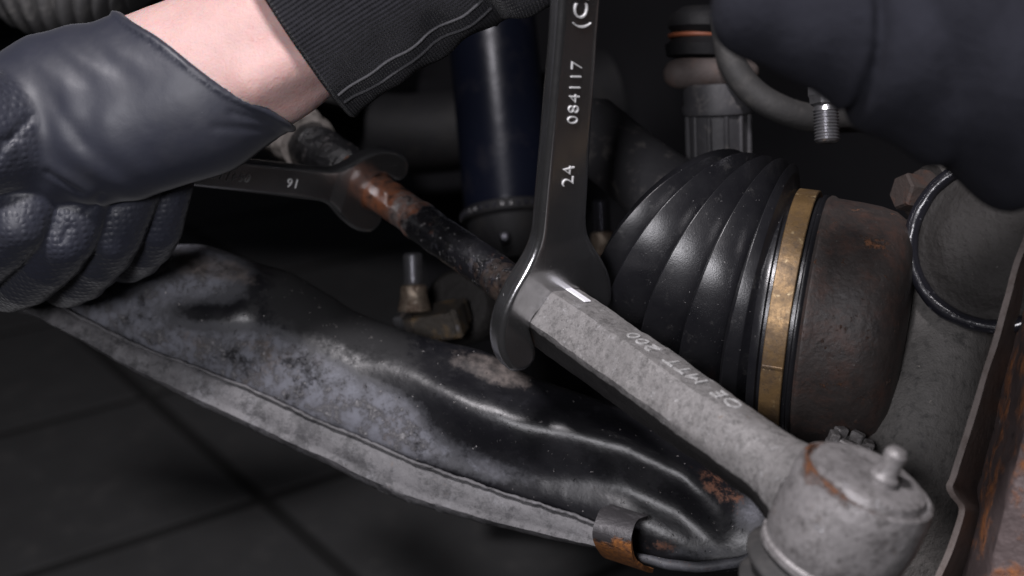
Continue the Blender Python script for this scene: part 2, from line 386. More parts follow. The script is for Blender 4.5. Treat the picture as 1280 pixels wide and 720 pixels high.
def sdf_mesh(fn, lo, hi, res, proj=3):
    """naive surface nets on a signed-distance function fn(N,3)->(N,)"""
    lo, hi = np.asarray(lo, float), np.asarray(hi, float)
    n = np.ceil((hi - lo) / res).astype(int) + 1
    g = [lo[i] + res * np.arange(n[i]) for i in range(3)]
    X = np.stack(np.meshgrid(*g, indexing='ij'), -1).reshape(-1, 3)
    S = np.concatenate([fn(c) for c in np.array_split(X, max(1, len(X) // 400000))]).reshape(n)
    ins = S < 0
    cnt = np.zeros(n - 1, int)
    for a in (0, 1):
        for b in (0, 1):
            for c in (0, 1):
                cnt += ins[a:n[0] - 1 + a, b:n[1] - 1 + b, c:n[2] - 1 + c]
    act = (cnt > 0) & (cnt < 8)
    cells = np.argwhere(act); vid = -np.ones(n - 1, int); vid[act] = np.arange(len(cells))
    acc = np.zeros((len(cells), 3)); num = np.zeros(len(cells))
    for ax in range(3):
        o1, o2 = [i for i in range(3) if i != ax]
        for b in (0, 1):
            for c in (0, 1):
                i0 = cells.copy(); i0[:, o1] += b; i0[:, o2] += c
                i1 = i0.copy(); i1[:, ax] += 1
                s0, s1 = S[tuple(i0.T)], S[tuple(i1.T)]
                cr = (s0 < 0) != (s1 < 0)
                t = np.where(cr, s0 / np.where(cr, s0 - s1, 1), 0)
                p = i0.astype(float); p[:, ax] += t
                acc[cr] += p[cr]; num[cr] += 1
    V = lo + res * acc / num[:, None]
    F = []
    for ax in range(3):
        o1, o2 = (ax + 1) % 3, (ax + 2) % 3
        sl0 = [slice(None)] * 3; sl1 = [slice(None)] * 3
        sl0[ax] = slice(0, n[ax] - 1); sl1[ax] = slice(1, n[ax])
        ch = np.argwhere(ins[tuple(sl0)] != ins[tuple(sl1)])
        ok = (ch[:, o1] > 0) & (ch[:, o2] > 0) & (ch[:, o1] < n[o1] - 1) & (ch[:, o2] < n[o2] - 1)
        ch = ch[ok]
        q = []
        for (b, c) in ((-1, -1), (0, -1), (0, 0), (-1, 0)):
            i = ch.copy(); i[:, o1] += b; i[:, o2] += c; q.append(vid[tuple(i.T)])
        q = np.stack(q, 1)
        neg = ins[tuple(ch.T)]
        q[~neg] = q[~neg][:, ::-1]
        F.append(q)
    F = np.vstack(F)
    e = res * .25
    for _ in range(proj):
        s = fn(V)
        G = np.stack([(fn(V + e * np.eye(3)[i]) - fn(V - e * np.eye(3)[i])) / (2 * e) for i in range(3)], 1)
        G /= np.maximum(np.linalg.norm(G, axis=1, keepdims=True), .5)
        V = V - np.clip(s, -res, res)[:, None] * G * .8
    return V, F
def smin(a, b, k):
    h = np.clip(.5 + .5 * (b - a) / k, 0, 1)
    return b + (a - b) * h - k * h * (1 - h)
def caps_sdf(p, pts, rad, k=0.0):
    out = None
    for (a, b, ra, rb) in zip(pts[:-1], pts[1:], rad[:-1], rad[1:]):
        a = np.asarray(a); ab = np.asarray(b) - a
        t = np.clip(((p - a) @ ab) / (ab @ ab), 0, 1)
        d = np.linalg.norm(p - a - t[:, None] * ab, axis=1) - (ra + (rb - ra) * t)
        out = d if out is None else (smin(out, d, k) if k else np.minimum(out, d))
    return out

def letters(name, txt, org, right, up, size, depth, mat, parent, shear=0.0, spacing=1.0, bev=0.0):
    cu = bpy.data.curves.new('lettering', 'FONT'); cu.body = txt; cu.size = size; cu.extrude = depth
    cu.bevel_depth = bev; cu.offset = -bev * 2.2; cu.bevel_resolution = 1; cu.shear = shear; cu.space_character = spacing; cu.resolution_u = 3; cu.align_x = 'CENTER'; cu.align_y = 'CENTER'
    o = bpy.data.objects.new('lettering', cu); col.objects.link(o)
    me = bpy.data.meshes.new_from_object(o.evaluated_get(bpy.context.evaluated_depsgraph_get()))
    bpy.data.objects.remove(o); bpy.data.curves.remove(cu)
    V = np.array([v.co for v in me.vertices]); F = [tuple(p.vertices) for p in me.polygons]
    bpy.data.meshes.remove(me)
    r, u = nrm(right), nrm(up); nn = np.cross(r, u)
    return obj(name, (np.asarray(org) + V @ np.array([r, u, nn]), F), mat, parent, sharp=30)

# ------------------------------------------------------------------ floor
def floor_pt(px, py):
    r = WD(C(px, py, 1.0)); t = -CAM_Z / r[2]; return CL + r * t
f1, f2 = floor_pt(185, 498), floor_pt(329, 627)
e1 = nrm(f2 - f1); e2 = np.array([-e1[1], e1[0], 0]); TS = float(np.linalg.norm(f2 - f1))
base = (np.array([(-6, -2, .0012), (6, -2, .0012), (6, 12, .0012), (-6, 12, .0012)]), [(0, 1, 2, 3)])
fl = obj('floor', base, 'grout', None, sharp=0); fl['kind'] = 'structure'
g = TS - .016; bv = .0004
tv, tf = rbox((0, 0, 0), e1, e2, np.array([0, 0, 1.]), g, g, .008, bv)
tme = None
for i in range(-9, 7):
    for j in range(-9, 9):
        c = f1 + e1 * TS * (i + .5) + e2 * TS * (j + .5)
        if c[1] < .55 or c[1] > 3.9 or abs(c[0]) > .55 + .42 * c[1]: continue
        if tme is None:
            o = obj('tile', (tv, tf), 'tile', fl, sharp=30); tme = o.data
        else:
            o = bpy.data.objects.new('tile', tme); col.objects.link(o); o.parent = fl
        o.location = Vector((c[0], c[1], -.0008 + RNG.uniform(-.0004, .0004)))

# dark bay behind the suspension: wheel arch liner over the floor
vb = []
pts = [(-.85, 1.25, .46), (-.85, 1.05, .55), (-.85, .95, .75), (-.85, .80, 1.05), (-.85, .35, 1.25)]
rings = []
for i in range(13):
    x = -1.0 + 2.0 * i / 12
    rings.append(np.array([(x, y + .04 * math.sin(x * 5 + y * 3), z + .02 * math.sin(x * 7)) for _, y, z in pts] + [(x, y + .02, z + .03) for _, y, z in pts[::-1]]))
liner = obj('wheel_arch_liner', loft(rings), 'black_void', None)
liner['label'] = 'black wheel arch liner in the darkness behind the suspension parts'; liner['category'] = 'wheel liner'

rings = []
for i in range(25):
    f = i / 24; x = 545 + 900 * f
    dd = .98 - .16 * f + .015 * math.sin(f * 17)
    col_pts = [P(x - 30 * math.sin(y / 130), y, dd + .03 * math.sin(y / 70 + f * 9)) for y in (-120, -40, 30, 100, 170, 240, 310, 380, 460, 560)]
    rings.append(np.array(col_pts + [q + WD([0, 0, -.02]) for q in col_pts[::-1]]))
ip = obj('dark_backing', loft(rings), 'black_void', None)  # black sheet added so the gap behind boot and strut stays dark
ip['label'] = 'added black backing sheet standing in for deep shade behind boot and strut'; ip['category'] = 'shade backing'

# ------------------------------------------------------------------ tie rod
RA_C, RB_C = C(455, 228, .580), C(985, 600, .400)
N_C = nrm(RB_C - RA_C)
U_C = nrm(np.array([-N_C[1], N_C[0], 0])); U_C = U_C if U_C[1] > 0 else -U_C
V_C = np.cross(N_C, U_C)
RN, RU, RV = WD(N_C), WD(U_C), WD(V_C)
RA = W(RA_C)
RL = float(np.linalg.norm(RB_C - RA_C))
def s_at(px):
    """distance along the rod axis whose image column is px"""
    lo, hi = -.3, .4
    for _ in range(50):
        m = (lo + hi) / 2
        q = RA_C + N_C * m
        if 640 + FPX * q[0] / -q[2] < px: lo = m
        else: hi = m
    return lo
S_HEX = s_at(688)
tr = thing('tie_rod', 'rusty tie rod with black shaft and grey hexagonal end held by two wrenches', 'tie rod', W(C(1060, 655, .385)))
def ring_ax(s, r, n=40, hexy=0.0, flat=1e9, ph=0.0, rc=None):
    t = np.arange(n) * 2 * np.pi / n + ph
    out = []
    for a in t:
        rr = r
        if hexy > 0:
            b = ((a - ph) % (np.pi / 3)) - np.pi / 6
            hr = r * math.cos(np.pi / 6) / math.cos(b)
            hr = min(hr, r * .985)
            rr = hexy * hr + (1 - hexy) * (rc or r)
        elif rc: rr = rc
        out.append(RA + RN * s + rr * (math.cos(a) * RU + math.sin(a) * RV))
    return np.array(out)
# inner shaft: rusty flats, painted bar
prof = []
ss = np.linspace(s_at(436), S_HEX + .012, 110)
s_fl = s_at(524)
rings = []
for s in ss:
    t = np.arange(48) * 2 * np.pi / 48
    r = np.full(48, .0083)
    if s < s_fl:
        fdir = math.radians(94)
        for k in (0, np.pi):
            r = np.minimum(r, .0077 / np.maximum(np.cos(t - fdir - k), 1e-3))
        r = np.minimum(r, .0081)
    r = r + (.0006 if s_fl - .002 < s < s_fl + .001 else 0)
    rings.append(RA + RN * s + r[:, None] * (np.outer(np.cos(t), RU) + np.outer(np.sin(t), RV)))
V, F = loft(rings); V = rough_up(V, .00045, 140)
sv = (V - RA) @ RN
sh = obj('shaft', (V, F), 'shaft_black', tr, 50, attrs=dict(
    rust=np.clip((s_at(540) - sv) / .02, 0, 1), pale=np.exp(-((sv - s_at(515)) / .010) ** 2), brown=np.clip((sv - s_at(590)) / .02, 0, 1)))
# inner joint: pitted black neck and dirty gaiter
s0, s1 = s_at(350), s_at(440)
pr = [(s0, .009), (s0 + .004, .0105), (s0 + .02, .0112), (s1 - .03, .0112), (s1 - .008, .0105), (s1, .0085)]
pr2 = [(a, b) for a, b in catmull([(x, y) for x, y in pr], 50)]
V, F = lathe(RA, RN, pr2, 40, ref=RU); V = rough_up(rough_up(V, .0011, 110), .0006, 300)
obj('inner_neck', (V, F), 'shaft_pitted', tr, 60)
gp = []
sg0, sg1 = s_at(318), s_at(386)
for i in range(90):
    f = i / 89; s = sg0 + (sg1 - sg0) * f
    gp.append((s, .0160 + .0013 * math.sin(f * 5.2 * 2 * math.pi) - .0028 * f))
gp = [(sg0 - .002, .006)] + gp + [(sg1 + .001, .0100), (sg1 + .0015, .0085)]
V, F = lathe(RA, RN, gp, 40, ref=RU); V = rough_up(V, .0012, 90)
obj('gaiter', (V, F), 'gaiter', tr, 60)
# outer end: hexagon that runs into a round shank
rings = []; SE = RL + .008
for i in range(90):
    f = i / 89; s = S_HEX - .004 + (SE - S_HEX + .004) * f
    hx = 1.0 if f < .45 else max(0, 1 - (f - .45) / .45)
    fe = max(0, (f - .86) / .14); R = .0139 - .0006 * f; rc = .0122 - .0004 * f + .0042 * fe * fe
    if i == 0: R *= .90
    if i == 1: R *= .965
    rings.append(ring_ax(s, R, 72, hx, rc=rc))
V, F = loft(rings); V = rough_up(rough_up(V, .00045, 90), .00025, 300)
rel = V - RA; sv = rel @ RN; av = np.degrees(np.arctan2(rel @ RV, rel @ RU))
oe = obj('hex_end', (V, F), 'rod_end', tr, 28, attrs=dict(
    dark=np.clip((av - 128) / 14, 0, 1) * (av > 0) + (av < -30) * 1.0, rust=np.clip((S_HEX + .006 - sv) / .008, 0, 1)))  # dark paints the shade of the downward facets into the colour
fn_ = math.cos(math.radians(30)) * RU + math.sin(math.radians(30)) * RV
ft_ = -math.sin(math.radians(30)) * RU + math.cos(math.radians(30)) * RV
ap = .0139 * math.cos(math.pi / 6)
def facet(px, off=0, lift=.0003):
    return RA + RN * s_at(px) + fn_ * (ap + lift) + ft_ * off
for txt, px, rr in (('OE', 898, .0128), ('MTT', 846, .0128), ('200', 793, .0128)):
    letters('lettering', txt, RA + RN * s_at(px) + fn_ * (ap - .0006 * (s_at(px) - S_HEX) / (SE - S_HEX) + .0002) , -RN, ft_, .0085, .0003, 'print_white', oe, spacing=1.1)
pm = []
c0 = facet(697, -.0012, .0004); c1 = facet(722, -.0012, .0004)
ln = float(np.linalg.norm(c1 - c0))
obj('paint_mark', rbox((c0 + c1) / 2, nrm(c1 - c0), ft_, fn_, ln, .0034, .0007, .0003), 'paint_white', oe)
# ball housing
BX = nrm([.333, .86, .38]); BXW = WD(BX)
BC = W(C(1053, 658, .385))
prof = [(.0205, .004), (.0204, .010), (.0201, .0150), (.0192, .0176), (.0166, .0186), (.0162, .0192), (.0178, .0200), (.0172, .0212), (.0130, .0222), (.004, .0230), (-.003, .0228), (-.0070, .0218), (-.0090, .0213), (-.0098, .0221), (-.0118, .0221), (-.0128, .0205), (-.0130, .010)]
prof = [(h_, r_ * .955) for h_, r_ in prof]
pp = []
for (a, b) in zip(prof[:-1], prof[1:]):
    for k in range(3):
        f = k / 3; pp.append((a[0] + (b[0] - a[0]) * f, a[1] + (b[1] - a[1]) * f))
pp.append(prof[-1])
V, F = lathe(BC, BXW, pp[::-1], 96); V = rough_up(V, .0006, 70)
rel = V - BC; h = rel @ BXW; rad = np.linalg.norm(rel - np.outer(h, BXW), axis=1)
lw = WD([-1, .25, .3]); lf = np.clip((rel @ nrm(lw)) / .02 + .25, 0, 1)
bh = obj('ball_housing', (V, F), 'cast_housing', tr, 32, attrs=dict(rust=np.exp(-((rad - .0190) / .0022) ** 2) * (h > .011) * (.35 + .65 * lf)))
gn = BC + BXW * .0195 + WD([.12, -.03, .2]) * .02
obj('grease_nipple', lathe(gn, BXW, [(-.002, .0046), (.001, .0046), (.0022, .0036), (.0055, .0031), (.0075, .0034), (.0088, .0034), (.0102, .0024), (.0105, .0010)], 24), 'cast_housing', bh, 30)
db = []
for i in range(60):
    f = i / 59
    db.append((-.0122 - .030 * f, .0215 - .0050 * f + .0026 * math.sin(f * 3 * 2 * math.pi + 4.2)))
obj('dust_boot', lathe(BC, BXW, [(-.0118, .012)] + db + [(-.0460, .006)], 64), 'rubber_grey', tr, 60)

# ------------------------------------------------------------------ wrenches
def wrench(label, size, ctr_c, h_c, alpha, hl, hw0, hw1, num, code, tpos, ts, head_r, thick, group):
    """open-end wrench lying in the plane square to the rod. local axes: x = jaw-side, y = along the handle"""
    n = N_C; h = nrm(h_c - n * (h_c @ n)); w = np.cross(n, h)
    root = thing('open_end_wrench', label, 'wrench', W(ctr_c), group)
    ca, sa = math.cos(alpha), math.sin(alpha)
    g2 = size / 2 + .0003; 
    def fn(p):
        x, y, z = p[:, 0], p[:, 1], p[:, 2]
        hx, hy = ca * x + sa * -y, sa * x + ca * y           # head frame: hy points to the head's back
        hx = ca * x - sa * y; hy = sa * x + ca * y
        q = np.hypot(hx / 1.0, (hy - head_r * .02) / 1.0) - head_r
        f = np.clip((y - head_r * .7) / (hl - head_r * .7), 0, 1)
        hwid = hw0 + (hw1 - hw0) * np.clip(f * 2.2, 0, 1) ** .7
        hd = np.maximum(np.abs(x) - hwid, np.maximum(-(y - head_r * .3), y - hl))
        d2 = smin(q, hd, head_r * .55)
        # throat of the jaw
        sy = np.maximum(hy - size * .30, -1)
        slot = np.hypot(np.maximum(np.abs(hx) - g2 * .45, 0), np.maximum(hy - size * .08, 0)) - g2 * .55
        slot = np.maximum(np.abs(hx) - g2, np.where(hy > 0, np.hypot(np.maximum(np.abs(hx) - g2 * .5, 0), np.maximum(hy - size * .10, 0)) - g2 * .5, -1))
        d2 = -smin(-d2, slot, .0006) if False else np.maximum(d2, -slot)
        # tips: trim so the jaw ends are blunt
        d2 = -smin(-d2, hy + head_r * .50, head_r * .22)
        th = thick / 2 * (1 - .16 * np.clip((y - head_r * .85) / (head_r * .35), 0, 1))
        rr = .0022 * size / .024
        a, b = d2 + rr, np.abs(z) - th + rr
        return np.minimum(np.maximum(a, b), 0) + np.hypot(np.maximum(a, 0), np.maximum(b, 0)) - rr
    m = head_r * 1.25
    V, F = sdf_mesh(fn, (-m, -m, -thick * .75), (m, hl + .004, thick * .75), .00075 if size > .02 else .0006)
    M = np.array([WD(w), WD(h), WD(-n)])
    M = np.array([WD(w), WD(h), WD(n)])
    # (w, h, n) is left-handed: flip the winding
    obj('body', (W(ctr_c) + V @ M, F[:, ::-1]), 'steel_wrench', root, 0)
    zf = thick / 2 * .84
    for txt, t, k, shr in ((num, tpos[0], 1.0, 0), (code, tpos[1], .92, .18), ('(C//', tpos[2], 1.15, .15)):
        letters('stamped_lettering', txt, W(ctr_c) + WD(h) * t + WD(n) * (zf + .00005), WD(h), WD(w), ts * k, .00030, 'steel_letter', root, shear=shr, spacing=1.15, bev=.00006)
    return root
c24 = RA_C + N_C * (S_HEX + .001)
h24 = np.array([.045, .86, .47])
h24 = nrm(h24 - N_C * (h24 @ N_C))
A24 = math.radians(60) - math.atan2(h24 @ V_C, h24 @ U_C)
W24 = wrench('polished open end wrench stamped 24 standing upright on the grey rod end', .024, c24, h24, A24, .215, .0118, .0088, '24', '084117', (.0585, .0890, .1190), .0074, .0268, .0085, 'open end wrenches on the tie rod')
c16 = RA_C + N_C * s_at(468)
h16 = np.array([-.712, .030, .66])
W16 = wrench('small open end wrench stamped 16 gripped in the gloved hand', .016, c16, h16, math.radians(-15), .185, .0076, .0064, '16', '0S4111', (.044, .073, .099), .0058, .0196, .0074, 'open end wrenches on the tie rod')

# ------------------------------------------------------------------ control arm
ST = [  # top px, seam px, top depth, seam depth
    ((-90, 262), (-90, 318)), ((20, 285), (20, 360)), ((120, 298), (100, 399)), ((219, 309), (175, 435)), ((257, 312), (233, 457)),
    ((321, 329), (300, 484)), ((362, 341), (345, 503)), ((408, 367), (400, 529)), ((447, 391), (461, 555)), ((509, 414), (528, 583)),
    ((556, 427), (589, 607)), ((610, 440), (640, 625)), ((665, 470), (690, 640)), ((720, 490), (740, 660)), ((790, 515), (800, 697)),
    ((860, 545), (860, 714)), ((920, 588), (912, 716)), ((965, 628), (955, 704)), ((992, 655), (984, 680))]
Q = []
for i, (a, b) in enumerate(ST):
    f = (a[0] + 90) / 1080
    Q.append([*a, .610 - .095 * f, *b, .580 - .085 * f])
Q = catmull(Q, 150)
RIDGE = np.array([(300, 420), (430, 462), (520, 497), (560, 517), (600, 536), (650, 548), (710, 555), (780, 568), (850, 600), (900, 638)], float)
ridge_y = lambda x: np.interp(x, RIDGE[:, 0], RIDGE[:, 1])
NF, NB = 44, 14
rings = []
for q in Q:
    T, S = P(*q[:3]), P(*q[3:])
    cr = S - T; wv = np.linalg.norm(cr)
    vdir = nrm(CL - (T + S) / 2); ln = nrm(cr); out = nrm(vdir - ln * (vdir @ ln))
    ring = []
    for j in range(NF):
        v = j / (NF - 1)
        px, py = q[0] + (q[3] - q[0]) * v, q[1] + (q[4] - q[1]) * v
        bul = .30 * wv * (math.sin(math.pi * min(1, v * 1.0)) ** .62) * (1 - .25 * v)
        p = T + cr * v + out * bul
        ww = np.clip((px - 470) / 110, 0, 1) * np.clip((940 - px) / 90, 0, 1)
        dy = py - ridge_y(px)
        k = .0034 * math.exp(-(dy / 36) ** 2) - .0050 * math.exp(-((dy - 46) / 28) ** 2) - .0020 * math.exp(-((dy + 44) / 24) ** 2)
        p = p + out * k * ww
        # round bush seat at the left
        dd = math.hypot(px - 245, (py - 372) * 1.15)
        p = p + out * .0030 / (1 + math.exp((dd - 78) / 5.0)) + out * -.0018 * math.exp(-((px - 270) / 60) ** 2 - ((py - 392) / 16) ** 2)
        ring.append(p)
    for j in range(NB):
        v = 1 - (j + .5) / NB
        ring.append(T + cr * v - out * .34 * wv * math.sin(math.pi * v) ** .6)
    rings.append(np.array(ring))
V, F = loft(rings); V = rough_up(rough_up(V, .0006, 30), .00018, 160)
px, py = pix(V)
def blob(x, y, rx, ry, a=1.0, rot=0.0):
    c, s = math.cos(rot), math.sin(rot); dx, dy = px - x, py - y
    return a * np.exp(-((c * dx + s * dy) / rx) ** 2 - ((-s * dx + c * dy) / ry) ** 2)
dirt = np.clip(blob(120, 350, 150, 80) + blob(260, 440, 130, 60, .9, .4) + blob(380, 470, 110, 55, 1.0, .35) + blob(480, 520, 70, 40, .9, .35) + blob(240, 335, 90, 40, .9, .1) + blob(620, 590, 60, 22, .7, .3) + blob(520, 560, 60, 25, .6, .3) + blob(940, 640, 30, 35, .9) + blob(880, 690, 80, 14, .6), 0, 1)
dirt = np.clip(dirt - blob(265, 392, 55, 17, .9) - blob(430, 400, 90, 34, 1.0, .45) - blob(510, 440, 70, 34, 1.0, .3), 0, 1)
tan = np.clip(blob(230, 330, 60, 22, .9, .1) + blob(600, 455, 60, 24, 1, .25) + blob(300, 345, 60, 22, .8, .25) + blob(925, 615, 40, 20, .7, .6) + blob(640, 475, 40, 16, .7, .3), 0, 1)
rust = np.clip(blob(900, 610, 60, 25, .8, .7) + blob(830, 680, 40, 14, .8) + blob(780, 600, 30, 30, .3), 0, 1)
ca = thing('control_arm', 'large dirty black steel control arm with grey rolled edge under the tie rod', 'control arm', P(930, 690, .50))
obj('arm_shell', (V, F), 'arm_steel', ca, 60, attrs=dict(dirt=dirt, tan=tan, rust=rust, matte=np.clip(blob(430, 405, 120, 42, 1.2, .4) + blob(375, 362, 34, 22, .8, .4), 0, 1)))
FLT = [(-90, 316), (20, 357), (60, 379), (117, 408), (175, 436), (233, 458), (321, 493), (400, 530), (461, 556), (528, 584), (589, 606), (636, 622), (683, 636), (742, 656), (756, 661)]
FLB = [(-90, 346), (5, 384), (46, 398), (92, 421), (150, 455), (222, 493), (306, 534), (388, 571), (450, 602), (514, 629), (580, 647), (630, 661), (679, 673), (738, 684), (752, 688)]
q = catmull([[*t_, *b_] for t_, b_ in zip(FLT, FLB)], 240); rings = []
for i, (tx, ty, bx_, by_) in enumerate(q):
    d = .5725 - .0655 * (tx + 90) / 846
    T_, B_ = P(tx, ty - 3, d + .0015), P(bx_, by_, d + .002)
    cr = B_ - T_; ln = nrm(cr); vd = nrm(CL - T_); out = nrm(vd - ln * (vd @ ln)); ring = []
    for j in range(16):
        v = j / 15
        ring.append(T_ + cr * v + out * (.0030 * math.sin(math.pi * v) ** .55 + .0016 * math.exp(-((v - .80) / .10) ** 2)))
    for j in range(6):
        v = 1 - j / 5
        ring.append(T_ + cr * (.04 + .92 * v) - out * (.0035 + .002 * math.sin(math.pi * v)))
    rings.append(np.array(ring))
V, F = loft(rings); V = rough_up(rough_up(V, .0005, 60), .0003, 260)
obj('rolled_edge', (V, F), 'arm_flange', ca, 50)
# weld seam: a thin broken bead in the crack between shell and lip
V, F = tube([P(x, y - 3, .5725 - .0655 * (x + 90) / 846 - .0012) for x, y in FLT], .0007, 8, 260); V = rough_up(rough_up(V, .0005, 120), .0004, 500)
obj('weld_seam', (V, F), 'arm_flange', ca, 60)
V, F = tube([P(792, 694, .500), P(840, 706, .496), (P(900, 707, .490)), P(945, 694, .487), P(975, 680, .487)], [.0016, .0020, .0022, .0018, .0012], 16, 60); V = rough_up(V, .0007, 120)
obj('lower_lip', (V, F), 'arm_steel', ca, 60, attrs=dict(dirt=np.full(len(V), .75), rust=np.full(len(V), .5)))
# spring clip at the end of the rolled edge
ex = nrm(P(786, 690, .50) - P(742, 676, .505)); 
cl_prof = [(768, 634, .500), (757, 640, .492), (750, 655, .487), (748, 670, .487), (752, 686, .492), (764, 697, .502), (776, 700, .512)]
cp = catmull([P(*q) for q in cl_prof], 26); T = np.gradient(cp, axis=0); rings = []
for i in range(26):
    nn = nrm(np.cross(T[i], ex)); hw = .0082
    rings.append(np.array([cp[i] - ex * .002 + nn * .0008, cp[i] + ex * .0135 + nn * .0008, cp[i] + ex * .0135 - nn * .0008, cp[i] - ex * .002 - nn * .0008]))
V, F = loft(rings); V = rough_up(V, .0007, 90); cx, cy = pix(V)
obj('spring_clip', (V, F), 'clip_rust', ca, 35, attrs=dict(rust=np.clip((cy - 668) / 14, 0, 1) + .8 * np.exp(-((cx - 785) / 9) ** 2 - ((cy - 640) / 9) ** 2)))

# ------------------------------------------------------------------ drive shaft: joint, clamp band, twisted boot
da = thing('drive_shaft', 'driveshaft with pleated black rubber boot, brass clamp band and rusty joint', 'driveshaft', P(1000, 560, .47))
AX0 = nrm([.94, -.145, .30]); C0 = C(990, 396, .495)
AW = WD(AX0); CW = W(C0); R0 = .0505
obj('joint_housing', lathe(CW, AW, [(.0055, .030), (.0055, .0468), (.007, .0470), (.0085, .0482), (.0095, .0482), (.0110, .0474), (.020, .0470), (.027, .0464), (.033, .0450), (.0375, .0420), (.0405, .036), (.0425, .025), (.043, .010)], 128), 'joint_rusty', da, 30)
cb = obj('clamp_band', lathe(CW, AW, [(-.0038, .0470), (-.0039, .0491), (-.0036, .0495), (.0036, .0495), (.0039, .0491), (.0038, .0470)], 128), 'band_brass', da, 30)
obj('boot_lip', lathe(CW, AW, [(-.0090, .0440), (-.0088, .0476), (-.0070, .0484), (-.0058, .0484), (-.0052, .0470), (.0052, .0470), (.0058, .0482), (.0070, .0482), (.0076, .0472)], 128, caps=False), 'rubber_boot', da, 60)
# crimp of the band
an = WD(nrm(np.array([-.25, -.35, .9]))); an = nrm(an - AW * (an @ AW))
obj('crimp', rbox(CW + an * .0497, AW, np.cross(an, AW), an, .0074, .0010, .0006, .0002), 'band_brass', cb)
rings = []; NT = 420
for i in range(NT):
    t = i / (NT - 1) * 1.22
    tt = min(t, 1.25)
    th = math.radians(-9 - 38 * tt); az = .30 + .20 * tt
    axc = np.array([math.cos(th) * math.sqrt(1 - az * az), math.sin(th) * math.sqrt(1 - az * az), az])
    ms = np.array([math.sin(th), -math.cos(th)])            # screen direction to the far end of the ring (y up)
    piv = np.array([1004 - 66 * tt, 226 - 16 * math.sin(min(tt, 1) * math.pi * .5)])
    d = .495 + .040 * tt
    u = (t * 4.6) % 1.0
    shp = (u / .80) ** .75 if u < .80 else (1 - ((u - .80) / .20) ** 1.6)
    Rb = (.0478 - .0035 * tt) if t < .98 else (.0444 - (t - .98) * .10)
    R = Rb + .0100 * shp * min(1, t * 9) - .0062
    Rpx = (Rb) * FPX / d
    cpx = piv[0] + ms[0] * Rpx, piv[1] - ms[1] * Rpx
    cc = C(cpx[0], cpx[1], d)
    a, uu, vv = frame(axc, np.array([0, 1, 0]))
    k = 140; an_ = np.arange(k) * 2 * np.pi / k
    # the pleats run on slightly like a screw thread
    sw = .0012 * np.sin(an_ + 5 * t)
    rings.append(W(cc + (R + sw)[:, None] * (np.outer(np.cos(an_), uu) + np.outer(np.sin(an_), vv))))
V, F = loft(rings, caps=False)
obj('rubber_boot', (V, F), 'rubber_boot', da, 75)
SHA = nrm([.62, -.60, .50]); sc0 = C(892, 292, .545)
obj('shaft', lathe(W(sc0), WD(-SHA), [(-.01, .030), (.012, .030), (.02, .0185), (.05, .0165), (.082, .0165), (.088, .013), (.090, .006)], 40), 'plastic_grey', da, 40)

# ------------------------------------------------------------------ steering knuckle and hub side
kn = thing('steering_knuckle', 'grey cast steering knuckle between rusty joint and brown dust shield', 'knuckle', P(1110, 720, .47))
V, F = tube([P(1255, 160, .505), P(1210, 290, .498), P(1180, 400, .488), P(1146, 540, .476), P(1122, 660, .472), P(1105, 780, .470)], [.022, .021, .0205, .0205, .021, .022], 48, 120)
V = rough_up(V, .0008, 60); obj('knuckle_column', (V, F), 'knuckle_cast', kn, 60)
nb = P(1056, 572, .452)
V, F = lathe(nb, WD([.25, .9, .35]), [(-.006, .0085), (.004, .0085), (.0052, .0075), (.0052, .004)], 24); 
kk = obj('castle_nut', (V, F), 'cast_housing', kn, 30)
for q in range(6):
    a, u, v = frame(WD([.25, .9, .35])); an = q * math.pi / 3
    dd = math.cos(an) * u + math.sin(an) * v
    obj('castellation', rbox(nb + a * .0065 + dd * .0062, dd, np.cross(a, dd), a, .0034, .0048, .004, .0005), 'cast_housing', kk)

hb = thing('hub_housing', 'dark round hub housing with shiny black ring above the knuckle', 'hub housing', P(1230, 420, .48))
HX = nrm([-.50, .10, .86]); hc = C(1246, 303, .452)
hp = [(-.030, .030), (-.006, .0295), (-.001, .0280), (.001, .024), (.0045, .018), (.006, .010), (.0063, .003)]
V, F = lathe(W(hc), WD(HX), catmull(hp, 40), 64); V = rough_up(V, .0008, 60)
obj('housing', (V, F), 'hub_dark', hb, 60)
V, F = torus(W(hc - HX * .0005), WD(HX), .0298, .0027, 120, 20); V = rough_up(V, .0004, 150)
obj('black_ring', (V, F), 'ring_black', hb, 60)
bt = thing('flange_bolt', 'rusty hex bolt with washer beside shiny black hub ring', 'bolt', P(1150, 240, .49))
BA = WD(nrm([-.88, .12, .30])); bc = P(1150, 243, .50)
obj('bolt_head', lathe(bc, BA, [(.001, .0074), (.0082, .0074), (.0092, .0066), (.0094, .002)], 6), 'bolt_rust', bt, 30)
obj('washer', lathe(bc, BA, [(-.0012, .0098), (.0008, .0098), (.0011, .0090)], 40), 'bolt_rust', bt, 30)
obj('washer', lathe(bc, BA, [(-.005, .0122), (-.0024, .0122), (-.0021, .0112)], 40), 'hub_dark', bt, 30)

